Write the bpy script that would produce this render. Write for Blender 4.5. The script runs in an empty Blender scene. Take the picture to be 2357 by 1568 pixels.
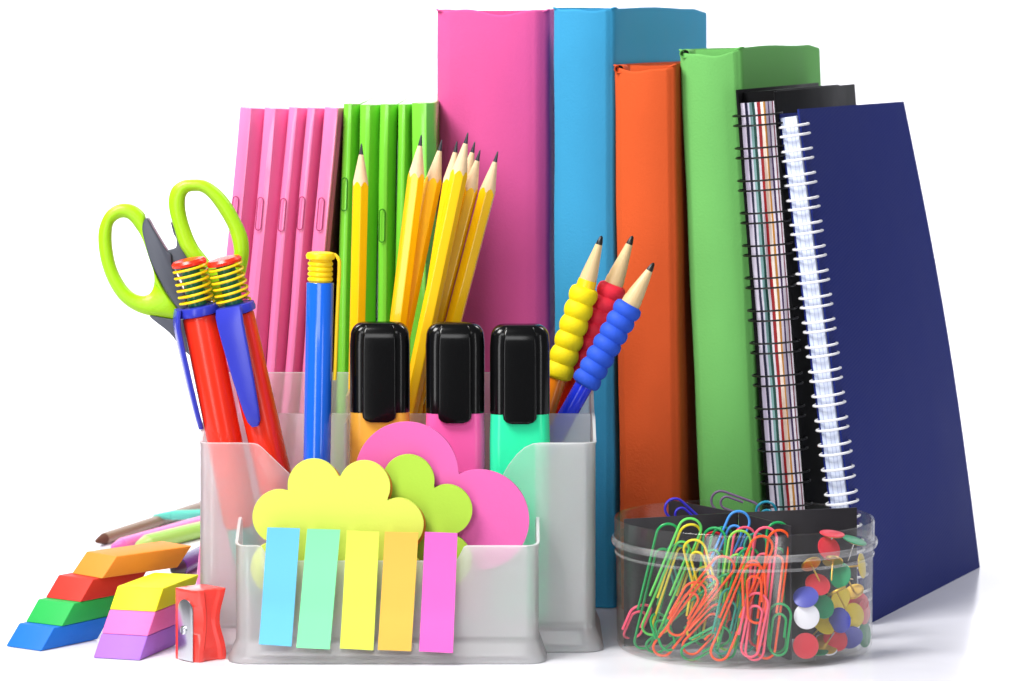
import bpy, bmesh, math, random
from mathutils import Vector, Matrix, Quaternion
random.seed(7)
PI = math.pi
sc = bpy.context.scene
C = sc.collection
# ------------------------------------------------------------------ camera model
K, H = 8250.0, 0.283            # focal length and eye height used to measure the photograph
CX, CY = 1178.0, 30.0
def P(px, py, Y): return Vector(((px-CX)*Y/K, Y, H-(py-CY)*Y/K))
def G(px, py):
    Y = H*K/(py-CY); return Vector(((px-CX)*Y/K, Y, 0))
def XA(px, Y): return (px-CX)*Y/K
def FP(px, Y, z=0.0116): return Vector(((px-CX)*Y/K, Y, z))
# ------------------------------------------------------------------ materials
def lin(c):
    c = c/255.0
    return c/12.92 if c <= 0.04045 else ((c+0.055)/1.055)**2.4
def rgb(*c): return (lin(c[0]), lin(c[1]), lin(c[2]), 1)
MATS = {}
def mat(name, col, rough=0.4, metal=0.0, coat=0.0, bump=0.0, bscale=400, var=0.04, vscale=30, spec=0.5, sss=0.0, trans=0.0, ior=1.45, sheen=0.0):
    if name in MATS: return MATS[name]
    m = bpy.data.materials.new(name); m.use_nodes = True
    nt = m.node_tree; N = nt.nodes; L = nt.links
    b = N['Principled BSDF']
    col = rgb(*col)
    b.inputs['Roughness'].default_value = rough
    b.inputs['Metallic'].default_value = metal
    b.inputs['Coat Weight'].default_value = coat
    b.inputs['Coat Roughness'].default_value = 0.08
    b.inputs['Specular IOR Level'].default_value = spec
    b.inputs['IOR'].default_value = ior
    b.inputs['Sheen Weight'].default_value = sheen
    b.inputs['Transmission Weight'].default_value = trans
    if sss:
        b.inputs['Subsurface Weight'].default_value = sss
        b.inputs['Subsurface Radius'].default_value = (1, 0.6, 0.5)
        b.inputs['Subsurface Scale'].default_value = 0.003
    tc = N.new('ShaderNodeTexCoord')
    n1 = N.new('ShaderNodeTexNoise'); n1.inputs['Scale'].default_value = vscale; n1.inputs['Detail'].default_value = 5
    L.new(tc.outputs['Object'], n1.inputs['Vector'])
    mx = N.new('ShaderNodeMix'); mx.data_type = 'RGBA'
    mx.inputs[6].default_value = tuple(max(0, c*(1-var)) for c in col[:3])+(1,)
    mx.inputs[7].default_value = tuple(min(1, c*(1+var)+var*0.01) for c in col[:3])+(1,)
    L.new(n1.outputs['Fac'], mx.inputs[0]); L.new(mx.outputs[2], b.inputs['Base Color'])
    mr = N.new('ShaderNodeMapRange'); mr.inputs[3].default_value = rough*0.85; mr.inputs[4].default_value = min(1, rough*1.2)
    L.new(n1.outputs['Fac'], mr.inputs[0]); L.new(mr.outputs[0], b.inputs['Roughness'])
    if bump:
        n2 = N.new('ShaderNodeTexNoise'); n2.inputs['Scale'].default_value = bscale; n2.inputs['Detail'].default_value = 6
        L.new(tc.outputs['Object'], n2.inputs['Vector'])
        bp = N.new('ShaderNodeBump'); bp.inputs['Strength'].default_value = bump; bp.inputs['Distance'].default_value = 0.0005
        L.new(n2.outputs['Fac'], bp.inputs['Height']); L.new(bp.outputs[0], b.inputs['Normal'])
    MATS[name] = m; return m
def paper(name, col, **k): return mat(name, col, rough=0.7, bump=0.3, bscale=900, var=0.05, vscale=45, spec=0.12, **k)
def plastic(name, col, **k):
    k.setdefault('rough', 0.22); k.setdefault('spec', 0.5)
    return mat(name, col, var=0.03, bump=0.03, bscale=200, **k)

def thin_fresnel(nt, f0, f90):
    N = nt.nodes; L = nt.links
    lw = N.new('ShaderNodeLayerWeight'); lw.inputs[0].default_value = 0.5
    pw = N.new('ShaderNodeMath'); pw.operation = 'POWER'; pw.inputs[1].default_value = 4.0
    L.new(lw.outputs['Facing'], pw.inputs[0])
    mr = N.new('ShaderNodeMapRange'); mr.inputs[3].default_value = f0; mr.inputs[4].default_value = f90
    L.new(pw.outputs[0], mr.inputs[0]); return mr.outputs[0]
def frosted(lo=0.21, hi=0.27):
    m = bpy.data.materials.new('frosted_plastic'); m.use_nodes = True
    nt = m.node_tree; N = nt.nodes; L = nt.links
    for n in list(N): N.remove(n)
    out = N.new('ShaderNodeOutputMaterial')
    tr = N.new('ShaderNodeBsdfTransparent'); tr.inputs[0].default_value = (0.995, 0.995, 0.995, 1)
    rf = N.new('ShaderNodeBsdfRefraction'); rf.inputs['Color'].default_value = (1, 1, 1, 1)
    rf.inputs['Roughness'].default_value = 0.42; rf.inputs['IOR'].default_value = 1.1
    m1 = N.new('ShaderNodeMixShader'); m1.inputs[0].default_value = 0.8
    L.new(tr.outputs[0], m1.inputs[1]); L.new(rf.outputs[0], m1.inputs[2])
    df = N.new('ShaderNodeBsdfDiffuse'); df.inputs[0].default_value = (0.97, 0.97, 0.98, 1)
    tl = N.new('ShaderNodeBsdfTranslucent'); tl.inputs[0].default_value = (0.97, 0.97, 0.98, 1)
    m2 = N.new('ShaderNodeMixShader'); m2.inputs[0].default_value = 0.5
    L.new(df.outputs[0], m2.inputs[1]); L.new(tl.outputs[0], m2.inputs[2])
    nz = N.new('ShaderNodeTexNoise'); nz.inputs['Scale'].default_value = 25
    tc = N.new('ShaderNodeTexCoord'); L.new(tc.outputs['Object'], nz.inputs['Vector'])
    mr = N.new('ShaderNodeMapRange'); mr.inputs[3].default_value = lo; mr.inputs[4].default_value = hi
    L.new(nz.outputs['Fac'], mr.inputs[0])
    m3 = N.new('ShaderNodeMixShader'); L.new(mr.outputs[0], m3.inputs[0])
    L.new(m1.outputs[0], m3.inputs[1]); L.new(m2.outputs[0], m3.inputs[2])
    gl = N.new('ShaderNodeBsdfGlossy'); gl.inputs['Roughness'].default_value = 0.22
    m4 = N.new('ShaderNodeMixShader'); L.new(thin_fresnel(nt, 0.035, 0.45), m4.inputs[0])
    L.new(m3.outputs[0], m4.inputs[1]); L.new(gl.outputs[0], m4.inputs[2])
    L.new(m4.outputs[0], out.inputs[0]); return m
def clear_plastic(name='clear_plastic', tint=(0.985, 0.987, 0.985), milky=0.003):
    m = bpy.data.materials.new(name); m.use_nodes = True
    nt = m.node_tree; N = nt.nodes; L = nt.links
    for n in list(N): N.remove(n)
    out = N.new('ShaderNodeOutputMaterial')
    tr = N.new('ShaderNodeBsdfTransparent'); tr.inputs[0].default_value = tint+(1,)
    gl = N.new('ShaderNodeBsdfGlossy'); gl.inputs['Roughness'].default_value = 0.15
    df = N.new('ShaderNodeBsdfDiffuse'); df.inputs[0].default_value = (0.8, 0.8, 0.8, 1)
    nz = N.new('ShaderNodeTexNoise'); nz.inputs['Scale'].default_value = 60; nz.inputs['Detail'].default_value = 8
    tc = N.new('ShaderNodeTexCoord'); L.new(tc.outputs['Object'], nz.inputs['Vector'])
    mr = N.new('ShaderNodeMapRange'); mr.inputs[1].default_value = 0.45; mr.inputs[2].default_value = 0.8
    mr.inputs[3].default_value = milky; mr.inputs[4].default_value = milky*3
    L.new(nz.outputs['Fac'], mr.inputs[0])
    m0 = N.new('ShaderNodeMixShader'); L.new(mr.outputs[0], m0.inputs[0])
    L.new(tr.outputs[0], m0.inputs[1]); L.new(df.outputs[0], m0.inputs[2])
    m1 = N.new('ShaderNodeMixShader'); L.new(thin_fresnel(nt, 0.035, 0.6), m1.inputs[0])
    L.new(m0.outputs[0], m1.inputs[1]); L.new(gl.outputs[0], m1.inputs[2])
    L.new(m1.outputs[0], out.inputs[0]); return m
FROST = frosted(); EDGE = frosted(0.72, 0.85); CLEAR = clear_plastic()  # second mix, for the rims: light piped to the edges painted in as white

# ------------------------------------------------------------------ mesh helpers
def mesh(name, V, F, bevel=0.0, seg=2, bang=40, sharp=35, smooth=True, mi=None, weld=False):
    me = bpy.data.meshes.new(name); me.from_pydata([tuple(v) for v in V], [], [tuple(f) for f in F])
    if mi:
        for p, k in zip(me.polygons, mi): p.material_index = k
    bm = bmesh.new(); bm.from_mesh(me)
    if weld: bmesh.ops.remove_doubles(bm, verts=bm.verts, dist=1e-7)
    bmesh.ops.recalc_face_normals(bm, faces=bm.faces)
    if bevel > 0:
        es = [e for e in bm.edges if len(e.link_faces) == 2 and e.calc_face_angle(0) > math.radians(bang)]
        bmesh.ops.bevel(bm, geom=es, offset=bevel, segments=seg, profile=0.5, affect='EDGES', clamp_overlap=True)
    bm.to_mesh(me); bm.free()
    if smooth:
        for p in me.polygons: p.use_smooth = True
        me.set_sharp_from_angle(angle=math.radians(sharp))
    return me
def part(name, me, m, parent=None):
    o = bpy.data.objects.new(name, me); C.objects.link(o)
    for x in (m if isinstance(m, (list, tuple)) else [m]): me.materials.append(x)
    if parent: o.parent = parent
    return o
def tag(o, label=None, cat=None, group=None, kind=None):
    if label: o['label'] = label
    if cat: o['category'] = cat
    if group: o['group'] = group
    if kind: o['kind'] = kind
    return o
def thing(name, label, cat, loc=(0, 0, 0), quat=None, group=None):
    o = bpy.data.objects.new(name, None); C.objects.link(o); o.location = loc
    o.empty_display_size = 0.01
    if quat is not None: o.rotation_mode = 'QUATERNION'; o.rotation_quaternion = quat
    return tag(o, label, cat, group)
def box(x0, x1, y0, y1, z0, z1):
    V = [(x, y, z) for z in (z0, z1) for y in (y0, y1) for x in (x0, x1)]
    return V, [(0, 2, 3, 1), (4, 5, 7, 6), (0, 1, 5, 4), (2, 6, 7, 3), (0, 4, 6, 2), (1, 3, 7, 5)]
def boxmesh(name, *a, bevel=0.0, seg=2): V, F = box(*a); return mesh(name, V, F, bevel, seg)
def join(parts):
    V, F = [], []
    for v, f in parts:
        n = len(V); V += [tuple(x) for x in v]; F += [tuple(i+n for i in q) for q in f]
    return V, F
def loft(sections, cap=True):
    """sections: list of rings (lists of 3D points, equal length)"""
    V, F = [], []; n = len(sections[0])
    for s in sections: V += [tuple(p) for p in s]
    for k in range(len(sections)-1):
        for i in range(n):
            j = (i+1) % n
            F.append((k*n+i, k*n+j, (k+1)*n+j, (k+1)*n+i))
    if cap:
        F.append(tuple(reversed(range(n)))); F.append(tuple((len(sections)-1)*n+i for i in range(n)))
    return V, F
def lathe(prof, n=32, cap=True, sx=1, sy=1):
    return loft([[(r*math.cos(2*PI*i/n)*sx, r*math.sin(2*PI*i/n)*sy, z) for i in range(n)] for r, z in prof], cap)
def tube(pts, r, n=8, closed=False):
    pts = [Vector(p) for p in pts]; m = len(pts)
    rr = r if isinstance(r, (list, tuple)) else [r]*m
    T = []
    for i in range(m):
        a = pts[(i-1) % m] if (closed or i > 0) else pts[i]
        b = pts[(i+1) % m] if (closed or i < m-1) else pts[i]
        T.append((b-a).normalized())
    up = Vector((0, 0, 1)) if abs(T[0].z) < 0.9 else Vector((1, 0, 0))
    u = (up - T[0]*up.dot(T[0])).normalized(); rings = []
    for i in range(m):
        u = (u - T[i]*u.dot(T[i])).normalized(); w = T[i].cross(u)
        rings.append([pts[i]+(u*math.cos(2*PI*k/n)+w*math.sin(2*PI*k/n))*rr[i] for k in range(n)])
    if closed:
        V, F = loft(rings, False); b = (m-1)*n
        # match the closing ring by nearest rotation
        off = min(range(n), key=lambda o: (rings[-1][0]-rings[0][o]).length)
        for i in range(n):
            j = (i+1) % n
            F.append((b+i, b+j, (j+off) % n, (i+off) % n))
        return V, F
    return loft(rings, True)
def catmull(pts, k=6, closed=False):
    pts = [Vector(p) for p in pts]; n = len(pts); out = []
    rng = range(n) if closed else range(n-1)
    for i in rng:
        g = (lambda j: pts[j % n]) if closed else (lambda j: pts[max(0, min(n-1, j))])
        p0, p1, p2, p3 = g(i-1), g(i), g(i+1), g(i+2)
        for s in range(k):
            t = s/k
            out.append(0.5*((2*p1)+(p2-p0)*t+(2*p0-5*p1+4*p2-p3)*t*t+(3*p1-p0-3*p2+p3)*t**3))
    if not closed: out.append(pts[-1])
    return out
def resample(pts, n):
    pts = [Vector(p) for p in pts]; m = len(pts)
    d = [0]
    for i in range(m): d.append(d[-1]+(pts[(i+1) % m]-pts[i]).length)
    out = []; k = 0
    for s in range(n):
        t = d[-1]*s/n
        while d[k+1] < t: k += 1
        f = (t-d[k])/max(1e-12, d[k+1]-d[k]); out.append(pts[k % m].lerp(pts[(k+1) % m], f))
    return out
def ribbon(path, levels, th, closed=False):
    """upright wall along a plan path; levels[i] = [(z, outward offset), ...] bottom to top; outward = right of travel"""
    path = [Vector((p[0], p[1], 0)) for p in path]; n = len(path); rings = []
    for i in range(n):
        a = path[(i-1) % n] if (closed or i > 0) else path[i]
        b = path[(i+1) % n] if (closed or i < n-1) else path[i]
        t = (b-a).normalized(); nr = Vector((t.y, -t.x, 0))
        out = [path[i]+nr*o+Vector((0, 0, z)) for z, o in levels[i]]
        inn = [path[i]+nr*(o-th)+Vector((0, 0, z)) for z, o in reversed(levels[i])]
        rings.append(out+inn)
    V, F = loft(rings, not closed)
    if closed:
        m = len(rings[0]); b = (n-1)*m
        for i in range(m):
            j = (i+1) % m; F.append((b+i, b+j, j, i))
    return V, F
def arc(cx, cy, r, a0, a1, n=6):
    return [(cx+r*math.cos(math.radians(a0+(a1-a0)*i/n)), cy+r*math.sin(math.radians(a0+(a1-a0)*i/n))) for i in range(n+1)]
def line(x0, y0, x1, y1, n): return [(x0+(x1-x0)*i/n, y0+(y1-y0)*i/n) for i in range(n+1)]
def prism(outline, y0, y1):
    """outline in local x,z extruded along y"""
    n = len(outline)
    V = [(p[0], y0, p[1]) for p in outline]+[(p[0], y1, p[1]) for p in outline]
    F = [tuple(range(n)), tuple(reversed(range(n, 2*n)))]+[(i, i+n, (i+1) % n+n, (i+1) % n) for i in range(n)]
    return V, F
def rrect(w, d, r, n=5, cx=0, cy=0):
    r = min(r, w/2-1e-6, d/2-1e-6); q = []
    for (sx, sy, a) in ((1, -1, -90), (1, 1, 0), (-1, 1, 90), (-1, -1, 180)):
        q += arc(cx+sx*(w/2-r), cy+sy*(d/2-r), r, a, a+90, n)
    return q
def axis_quat(a, b, roll=0.0):
    z = (b-a).normalized(); y = Vector((0, 1, 0)); y = (y-z*y.dot(z)).normalized(); x = y.cross(z)
    return Matrix((x, y, z)).transposed().to_quaternion() @ Quaternion((0, 0, 1), roll)
def rollyaw(yaw, roll=0.0, pitch=0.0):
    return Quaternion((0, 0, 1), yaw) @ Quaternion((0, 1, 0), roll) @ Quaternion((1, 0, 0), pitch)

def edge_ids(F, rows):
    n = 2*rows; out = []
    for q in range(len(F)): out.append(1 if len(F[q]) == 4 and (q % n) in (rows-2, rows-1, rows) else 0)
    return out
# ------------------------------------------------------------------ setting
def cyc():
    prof = [(1.45, -0.02), (1.45, 0), (1.7, 0), (2.0, 0), (2.6, 0)]
    for i in range(1, 13):
        a = PI/2*i/12; prof.append((2.6+0.9*math.sin(a), 0.9*(1-math.cos(a))))
    prof += [(3.5, 2.2), (3.5, 3.2)]
    xs = [-0.9+1.8*i/16 for i in range(17)]
    V = [(x, y, z) for (y, z) in prof for x in xs]; n = len(xs)
    F = [(k*n+i, k*n+i+1, (k+1)*n+i+1, (k+1)*n+i) for k in range(len(prof)-1) for i in range(n-1)]
    return V, F
V, F = cyc()
m_table = mat('white_gloss_surface', (238, 238, 245), rough=0.18, var=0.004, spec=0.3, coat=0.0, bump=0.01, bscale=60)
ob = part('tabletop', mesh('tabletop', V, F, sharp=60), m_table)
tag(ob, 'glossy white seamless tabletop sweeping up behind the stationery', 'tabletop', kind='structure')

# ------------------------------------------------------------------ books
m_hollow_shade = mat('hollow_shade', (10, 10, 10), rough=0.8)
def book(label, col, x0px, x1px, Y, Zt, depth, yaw, rollpx, scoop=0.0022, hole=False, base_Y=None, ripple=0.0006, bulge_=0.0032, r=0.0035):
    """spine between the two pixel columns at the top edge, base shifted by rollpx"""
    yw = math.radians(yaw)
    w = (XA(x1px, Y)-XA(x0px, Y))/math.cos(yw)
    base = Vector((XA(x0px+rollpx, Y), Y+w*math.sin(yw)*0.9, 0))
    roll = math.atan2(XA(x0px, Y)-XA(x0px+rollpx, Y), Zt)
    t = thing('book', label, 'book', base, rollyaw(-yw, roll), 'wrapped books standing in a row at the back')
    t.location.z = max(0, math.sin(abs(roll))*0.0 + (math.sin(roll)*w if roll > 0 else 0))
    hgt = Zt/math.cos(roll)
    path = line(0, depth, 0, 0.02, 6)+line(0, 0.016, 0, r, 2)+arc(r, r, r, 180, 270, 5)[1:]
    path += line(r, 0, w-r, 0, 28)[1:]+arc(w-r, r, r, 270, 360, 5)[1:]+line(w, r+0.003, w, 0.02, 3)+line(w, 0.03, w, depth, 6)
    rnd = random.Random(int(x0px)); ph = rnd.random()*6
    lv = []
    for (x, y) in path:
        u = min(1, max(0, x/w)); z = hgt
        if y < r+0.002 and 0 < x < w:
            z -= scoop*math.sin(PI*u)**0.6 + ripple*math.sin(u*9+ph)*math.sin(PI*u)
        elif x >= w-1e-6: z -= 0.0004*math.sin(y*40+ph)+ (0.0 if y < depth-0.02 else 0.0012*((y-depth+0.02)/0.02)**2*2)
        else: z += 0.0002*math.sin(y*30)
        rows = [(0.0004, 0)]
        bulge = bulge_*math.sin(PI*u) if y < 1e-6 else 0
        for k in range(1, 12): rows.append((z*k/12, bulge+0.0002*math.sin(k*1.7+ph+x*60)))
        rows.append((z-0.0012, bulge*0.99)); rows.append((z-0.0004, bulge*0.97-0.00005)); rows.append((z, bulge*0.94-0.0003))
        lv.append(rows)
    m = paper('paper_'+'_'.join(map(str, col)), col)
    V, F = ribbon(path, lv, 0.0012)
    cover = part('cover', mesh('cover', V, F, sharp=50), m, t)
    # turned-in paper behind the scoop of the spine
    x0f = 0.0075 if hole else 0.0015
    fp = line(x0f, 0.0034, w-0.0016, 0.0030, 10)
    V, F = ribbon(fp, [[(hgt-0.02, 0), (hgt-0.0002-0.0003*math.sin(PI*i/10), 0)] for i in range(11)], 0.0008)
    part('spine_fold', mesh('spine_fold', V, F), m, t)
    if hole:
        cz = hgt-0.0019
        M = Matrix.Translation((0.0032, 0.0, cz)) @ Matrix.Rotation(PI/2, 4, 'X')
        V, F = lathe([(0.00215, -0.0075), (0.0026, -0.0075), (0.0026, 0.0012), (0.00235, 0.0015), (0.0021, 0.0012), (0.0020, -0.006)], 24, cap=False, sy=0.82)
        me = mesh('paper_curl', V, F); me.transform(M); part('paper_curl', me, m, t)
        V, F = lathe([(0.0019, -0.007), (0.0019, -0.0005)], 20, sy=0.82)  # black plug, paints the shade inside the paper curl
        me = mesh('hollow', V, F); me.transform(M); part('hollow', me, m_hollow_shade, t)
    # outer paper folded tight round the head corners
    V1, F1 = tube([(w-0.0035, 0.001, hgt-0.0012), (w-0.0012, 0.0008, hgt-0.0004), (w-0.0002, 0.0022, hgt-0.0001), (w, 0.006, hgt-0.0001)], [0.0003, 0.0005, 0.0005, 0.0003], 6)
    V3, F3 = tube([(0.0035, 0.001, hgt-0.0012), (0.0012, 0.0006, hgt-0.0004), (0.0001, 0.002, hgt-0.0001), (0, 0.006, hgt-0.0001)], [0.0003, 0.0005, 0.0005, 0.0003], 6)
    part('corner_fold', mesh('corner_fold', V1, F1), m, t); part('corner_fold', mesh('corner_fold', V3, F3), m, t)
    part('page_block', boxmesh('page_block', 0.0016, w-0.0016, 0.009, depth-0.004, 0.003, hgt-0.006), paper('book_pages', (235, 230, 218)), t)
    # joint crease lines of the boards
    return t
book('tall pink wrapped book with the widest spine, left of the blue book', (218, 88, 152), 1004, 1264, 1.738, 0.2846, 0.205, 4, 2, scoop=0.0012, ripple=0.0016, bulge_=0.0035, r=0.006)
book('tall blue wrapped book between the pink and the orange book', (58, 148, 194), 1272, 1413, 1.702, 0.2855, 0.205, 15.5, 2, scoop=0.0014)
book('short orange wrapped book between the blue and the green book', (206, 86, 42), 1412, 1553, 1.690, 0.2583, 0.185, 15, 16, scoop=0.0028, hole=True)
book('light green wrapped book leaning beside the orange book', (108, 178, 96), 1562, 1705, 1.688, 0.2655, 0.2, 15.5, 58, scoop=0.0032, hole=True)

# ------------------------------------------------------------------ plastic folders
def folder(label, cols, xl, xr, Yf, ytop, basedx, grp, slot, last, yaw=4):
    pink_ = cols[0] is mp; zt = H-(ytop-CY)*Yf/K
    w = XA(xr, Yf)-XA(xl, Yf)
    base = Vector((XA(xl+basedx, Yf), Yf, 0))
    roll = math.atan2(XA(xl, Yf)-XA(xl+basedx, Yf), zt)
    t = thing('folder', label, 'folder', base, rollyaw(math.radians(-yaw), roll), grp)
    if roll > 0: t.location.z = math.sin(roll)*w
    h = zt/math.cos(roll)-t.location.z
    ws = w*((0.78 if pink_ else 0.6) if last else 0.5)
    # cross-section: flat spine, then a bevelled shoulder falling back to the next folder
    sec = [(0, 0.19), (0, 0.0035), (0.0003, 0.0025), (ws*0.3, 0.0012), (ws*0.6, 0.0002), (ws, 0.0), (ws+0.0005, 0.0007), (w-0.0014, 0.0062), (w-0.0003, 0.0085), (w-0.0003, 0.19)]
    rings = []
    for k in range(0, 13):
        z = h*k/12
        b = 0.0003*math.sin(k*0.9+xl)
        rings.append([(x+ (b if y < 0.05 else 0), y, z) for x, y in sec])
    V, F = loft(rings)
    part('sleeve', mesh('sleeve', V, F, bevel=0.0004, seg=2, bang=60, sharp=25), cols[0], t)
    if slot:
        zc = H-(slot-CY)*Yf/K
        pts = []
        hw, hh = 0.0013, 0.0078
        for (cz, a0) in ((hh-hw, 0), (-(hh-hw), 180)):
            for i in range(7):
                a = math.radians(a0+180*i/6)
                pts.append((ws*0.45+hw*math.cos(a), -0.00035, zc+cz+hw*math.sin(a)))
        V, F = tube(pts, 0.00022, 6, closed=True)
        part('finger_slot', mesh('finger_slot', V, F), cols[1], t)
    return t
mp = plastic('pink_plastic', (236, 124, 176), rough=0.24, coat=0.3); mp2 = plastic('pink_slot_edge', (150, 40, 90))
mg = plastic('green_plastic', (118, 206, 58), rough=0.24, coat=0.3); mg2 = plastic('green_slot_edge', (30, 110, 20))
px = [551, 608, 663, 706, 745, 786]
lab = ['leftmost pink plastic folder with its spine lit', 'second pink plastic folder from the left', 'middle pink plastic folder of the five', 'fourth pink plastic folder from the left', 'pink plastic folder touching the green ones']
for i in range(5):
    folder(lab[i], (mp, mp2), px[i], px[i+1]-0.5, 1.697-0.0010*i, 246+(i % 2), -106+i*2, 'pink folders leaning side by side', 490+(i % 3)*2, i == 4)
gx = [789, 827, 875, 915, 948, 1005]
lab = ['leftmost green plastic folder beside the pink ones', 'green plastic folder right behind the lone pencil', 'middle green plastic folder of the five', 'fourth green plastic folder from the left', 'green plastic folder touching the wide pink book']
for i in range(5):
    folder(lab[i], (mg, mg2), gx[i], gx[i+1]-0.5, 1.695-0.001*i, [239, 241, 240, 240, 237][i], -28+i*5, 'green folders standing side by side', [448, 0, 520, 0, 0][i], i == 4, yaw=0.6)

# ------------------------------------------------------------------ spiral notebooks
def wire_ring(cx, cy, z, rx, ry, r, gap):
    out = []
    for dz in (-gap/2, gap/2):
        pts = [(cx+rx*math.cos(2*PI*i/28), cy+ry*math.sin(2*PI*i/28), z+dz+0.0004*math.sin(2*PI*i/28)) for i in range(28)]
        out.append(tube(pts, r, 6, closed=True))
    return join(out)
def stripes_mat(name, cols, x0, x1, wob=0.0):
    m = bpy.data.materials.new(name); m.use_nodes = True
    nt = m.node_tree; N = nt.nodes; L = nt.links; b = N['Principled BSDF']; b.inputs['Roughness'].default_value = 0.7
    tc = N.new('ShaderNodeTexCoord'); sp = N.new('ShaderNodeSeparateXYZ')
    L.new(tc.outputs['Object'], sp.inputs[0])
    nz = N.new('ShaderNodeTexNoise'); nz.inputs['Scale'].default_value = 28; L.new(tc.outputs['Object'], nz.inputs['Vector'])
    ma = N.new('ShaderNodeMath'); ma.operation = 'MULTIPLY_ADD'; ma.inputs[1].default_value = wob
    L.new(nz.outputs['Fac'], ma.inputs[0]); L.new(sp.outputs['X'], ma.inputs[2])
    mr = N.new('ShaderNodeMapRange'); mr.inputs[1].default_value = x0+wob/2; mr.inputs[2].default_value = x1+wob/2
    L.new(ma.outputs[0], mr.inputs[0])
    cr = N.new('ShaderNodeValToRGB'); cr.color_ramp.interpolation = 'CONSTANT'
    el = cr.color_ramp.elements; n = len(cols); tot = sum(c[1] for c in cols); acc = 0
    for i, (c, wt) in enumerate(cols):
        e = el[0] if i == 0 else (el[1] if i == 1 else el.new(acc/tot))
        e.position = acc/tot; e.color = rgb(*c); acc += wt
    L.new(mr.outputs[0], cr.inputs[0]); L.new(cr.outputs[0], b.inputs['Base Color']); return m
# black notebook
yw = math.radians(17); Yb = 1.668
Zt = H-(213-CY)*Yb/K
w = 0.0192
base = Vector((XA(1786, Yb), Yb+0.004, 0)); roll = math.atan2(XA(1692, Yb)-XA(1786, Yb), Zt)
nb = thing('spiral_notebook', 'thick black spiral notebook with multicoloured pages, beside the green book', 'notebook', base, rollyaw(-yw, roll), 'spiral notebooks')
hh = Zt/math.cos(roll)
blk = plastic('black_cover_plastic', (12, 12, 14), rough=0.5, spec=0.08)
part('back_cover', boxmesh('back_cover', 0.0, 0.0012, 0.0, 0.18, 0, hh+0.001, bevel=0.0003), blk, nb)
part('front_cover', boxmesh('front_cover', w-0.0012, w, -0.0005, 0.184, 0, hh-0.001, bevel=0.0003), blk, nb)
part('cover_edge', boxmesh('cover_edge', 0.0013, w-0.0013, 0.009, 0.15, hh-0.006, hh-0.0005), blk, nb)
cols = [((206, 198, 216), 2.6), ((24, 20, 56), 1.5), ((206, 204, 220), 1.2), ((120, 160, 160), 1.6), ((4, 62, 54), 1.6), ((214, 208, 220), 1.4), ((150, 16, 24), 2.0), ((238, 225, 215), 1.8), ((176, 120, 40), 1.4), ((208, 200, 216), 1.3), ((50, 20, 70), 1.3), ((212, 206, 218), 1.5), ((110, 20, 50), .7), ((206, 200, 212), 1.2)]
pm = stripes_mat('coloured_page_edges', cols, 0.0014, w-0.0014, wob=0.0012)
# page block with slightly wavy leaf edges
rings = []
for k in range(40):
    z = 0.002+(hh-0.0075)*k/39; pts = []
    for i in range(15):
        u = i/14; pts.append((0.0014+(w-0.0028)*u, 0.0015+0.0006*math.sin(i*2.4+k*0.35)+(0.0006 if i % 2 else 0), z))
    pts += [(w-0.0014, 0.14, z), (0.0014, 0.14, z)]; rings.append(pts)
V, F = loft(rings); part('pages', mesh('pages', V, F, sharp=50), pm, nb)
bw = mat('black_wire', (12, 12, 14), rough=0.3, metal=0.0, spec=0.6)
z = hh-0.0135; k = 0
while z > 0.01:
    V, F = wire_ring(w/2-0.0005, 0.0025, z, w/2+0.0022, 0.0065, 0.00045, 0.0046)
    part('wire_ring', mesh('wire_ring', V, F), bw, nb); z -= 0.0152

# navy notebook
B0 = Vector((0.1630, 1.656, 0)); yw = math.atan2(0.4, 0.916); roll = -math.atan2(0.0300, 0.239)
nv = thing('spiral_notebook', 'navy blue spiral notebook with white double wire rings, rightmost of the row', 'notebook', B0, Quaternion((1, 0, 0), -0.065) @ Quaternion((0, 1, 0), roll) @ Quaternion((0, 0, 1), -yw), 'spiral notebooks')
def navy_mat():
    m = mat('navy_ribbed_plastic', (32, 44, 118), rough=0.5, spec=0.1, var=0.05, vscale=12)
    nt = m.node_tree; N = nt.nodes; L = nt.links
    tc = N['Texture Coordinate']; wv = N.new('ShaderNodeTexWave'); wv.inputs['Scale'].default_value = 190; wv.bands_direction = 'Z'
    mp_ = N.new('ShaderNodeMapping'); mp_.inputs['Rotation'].default_value = (math.radians(-14), 0, 0)
    L.new(tc.outputs['Object'], mp_.inputs[0]); L.new(mp_.outputs[0], wv.inputs['Vector'])
    bp = N.new('ShaderNodeBump'); bp.inputs['Strength'].default_value = 0.16; bp.inputs['Distance'].default_value = 0.0003
    L.new(wv.outputs['Fac'], bp.inputs['Height']); L.new(bp.outputs[0], N['Principled BSDF'].inputs['Normal']); return m
nm = navy_mat(); hn = 0.2415; tn = 0.0095
def twist(V): return [(x-0.0075*(max(0, y)/0.19)*(z/0.2415)+0.0032*(max(0, y)/0.19)*math.sin(PI*min(1, z/0.2415)), y, z+0.0022*(max(0, y)/0.19-0.5)*(z/0.2415)) for x, y, z in V]
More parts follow.
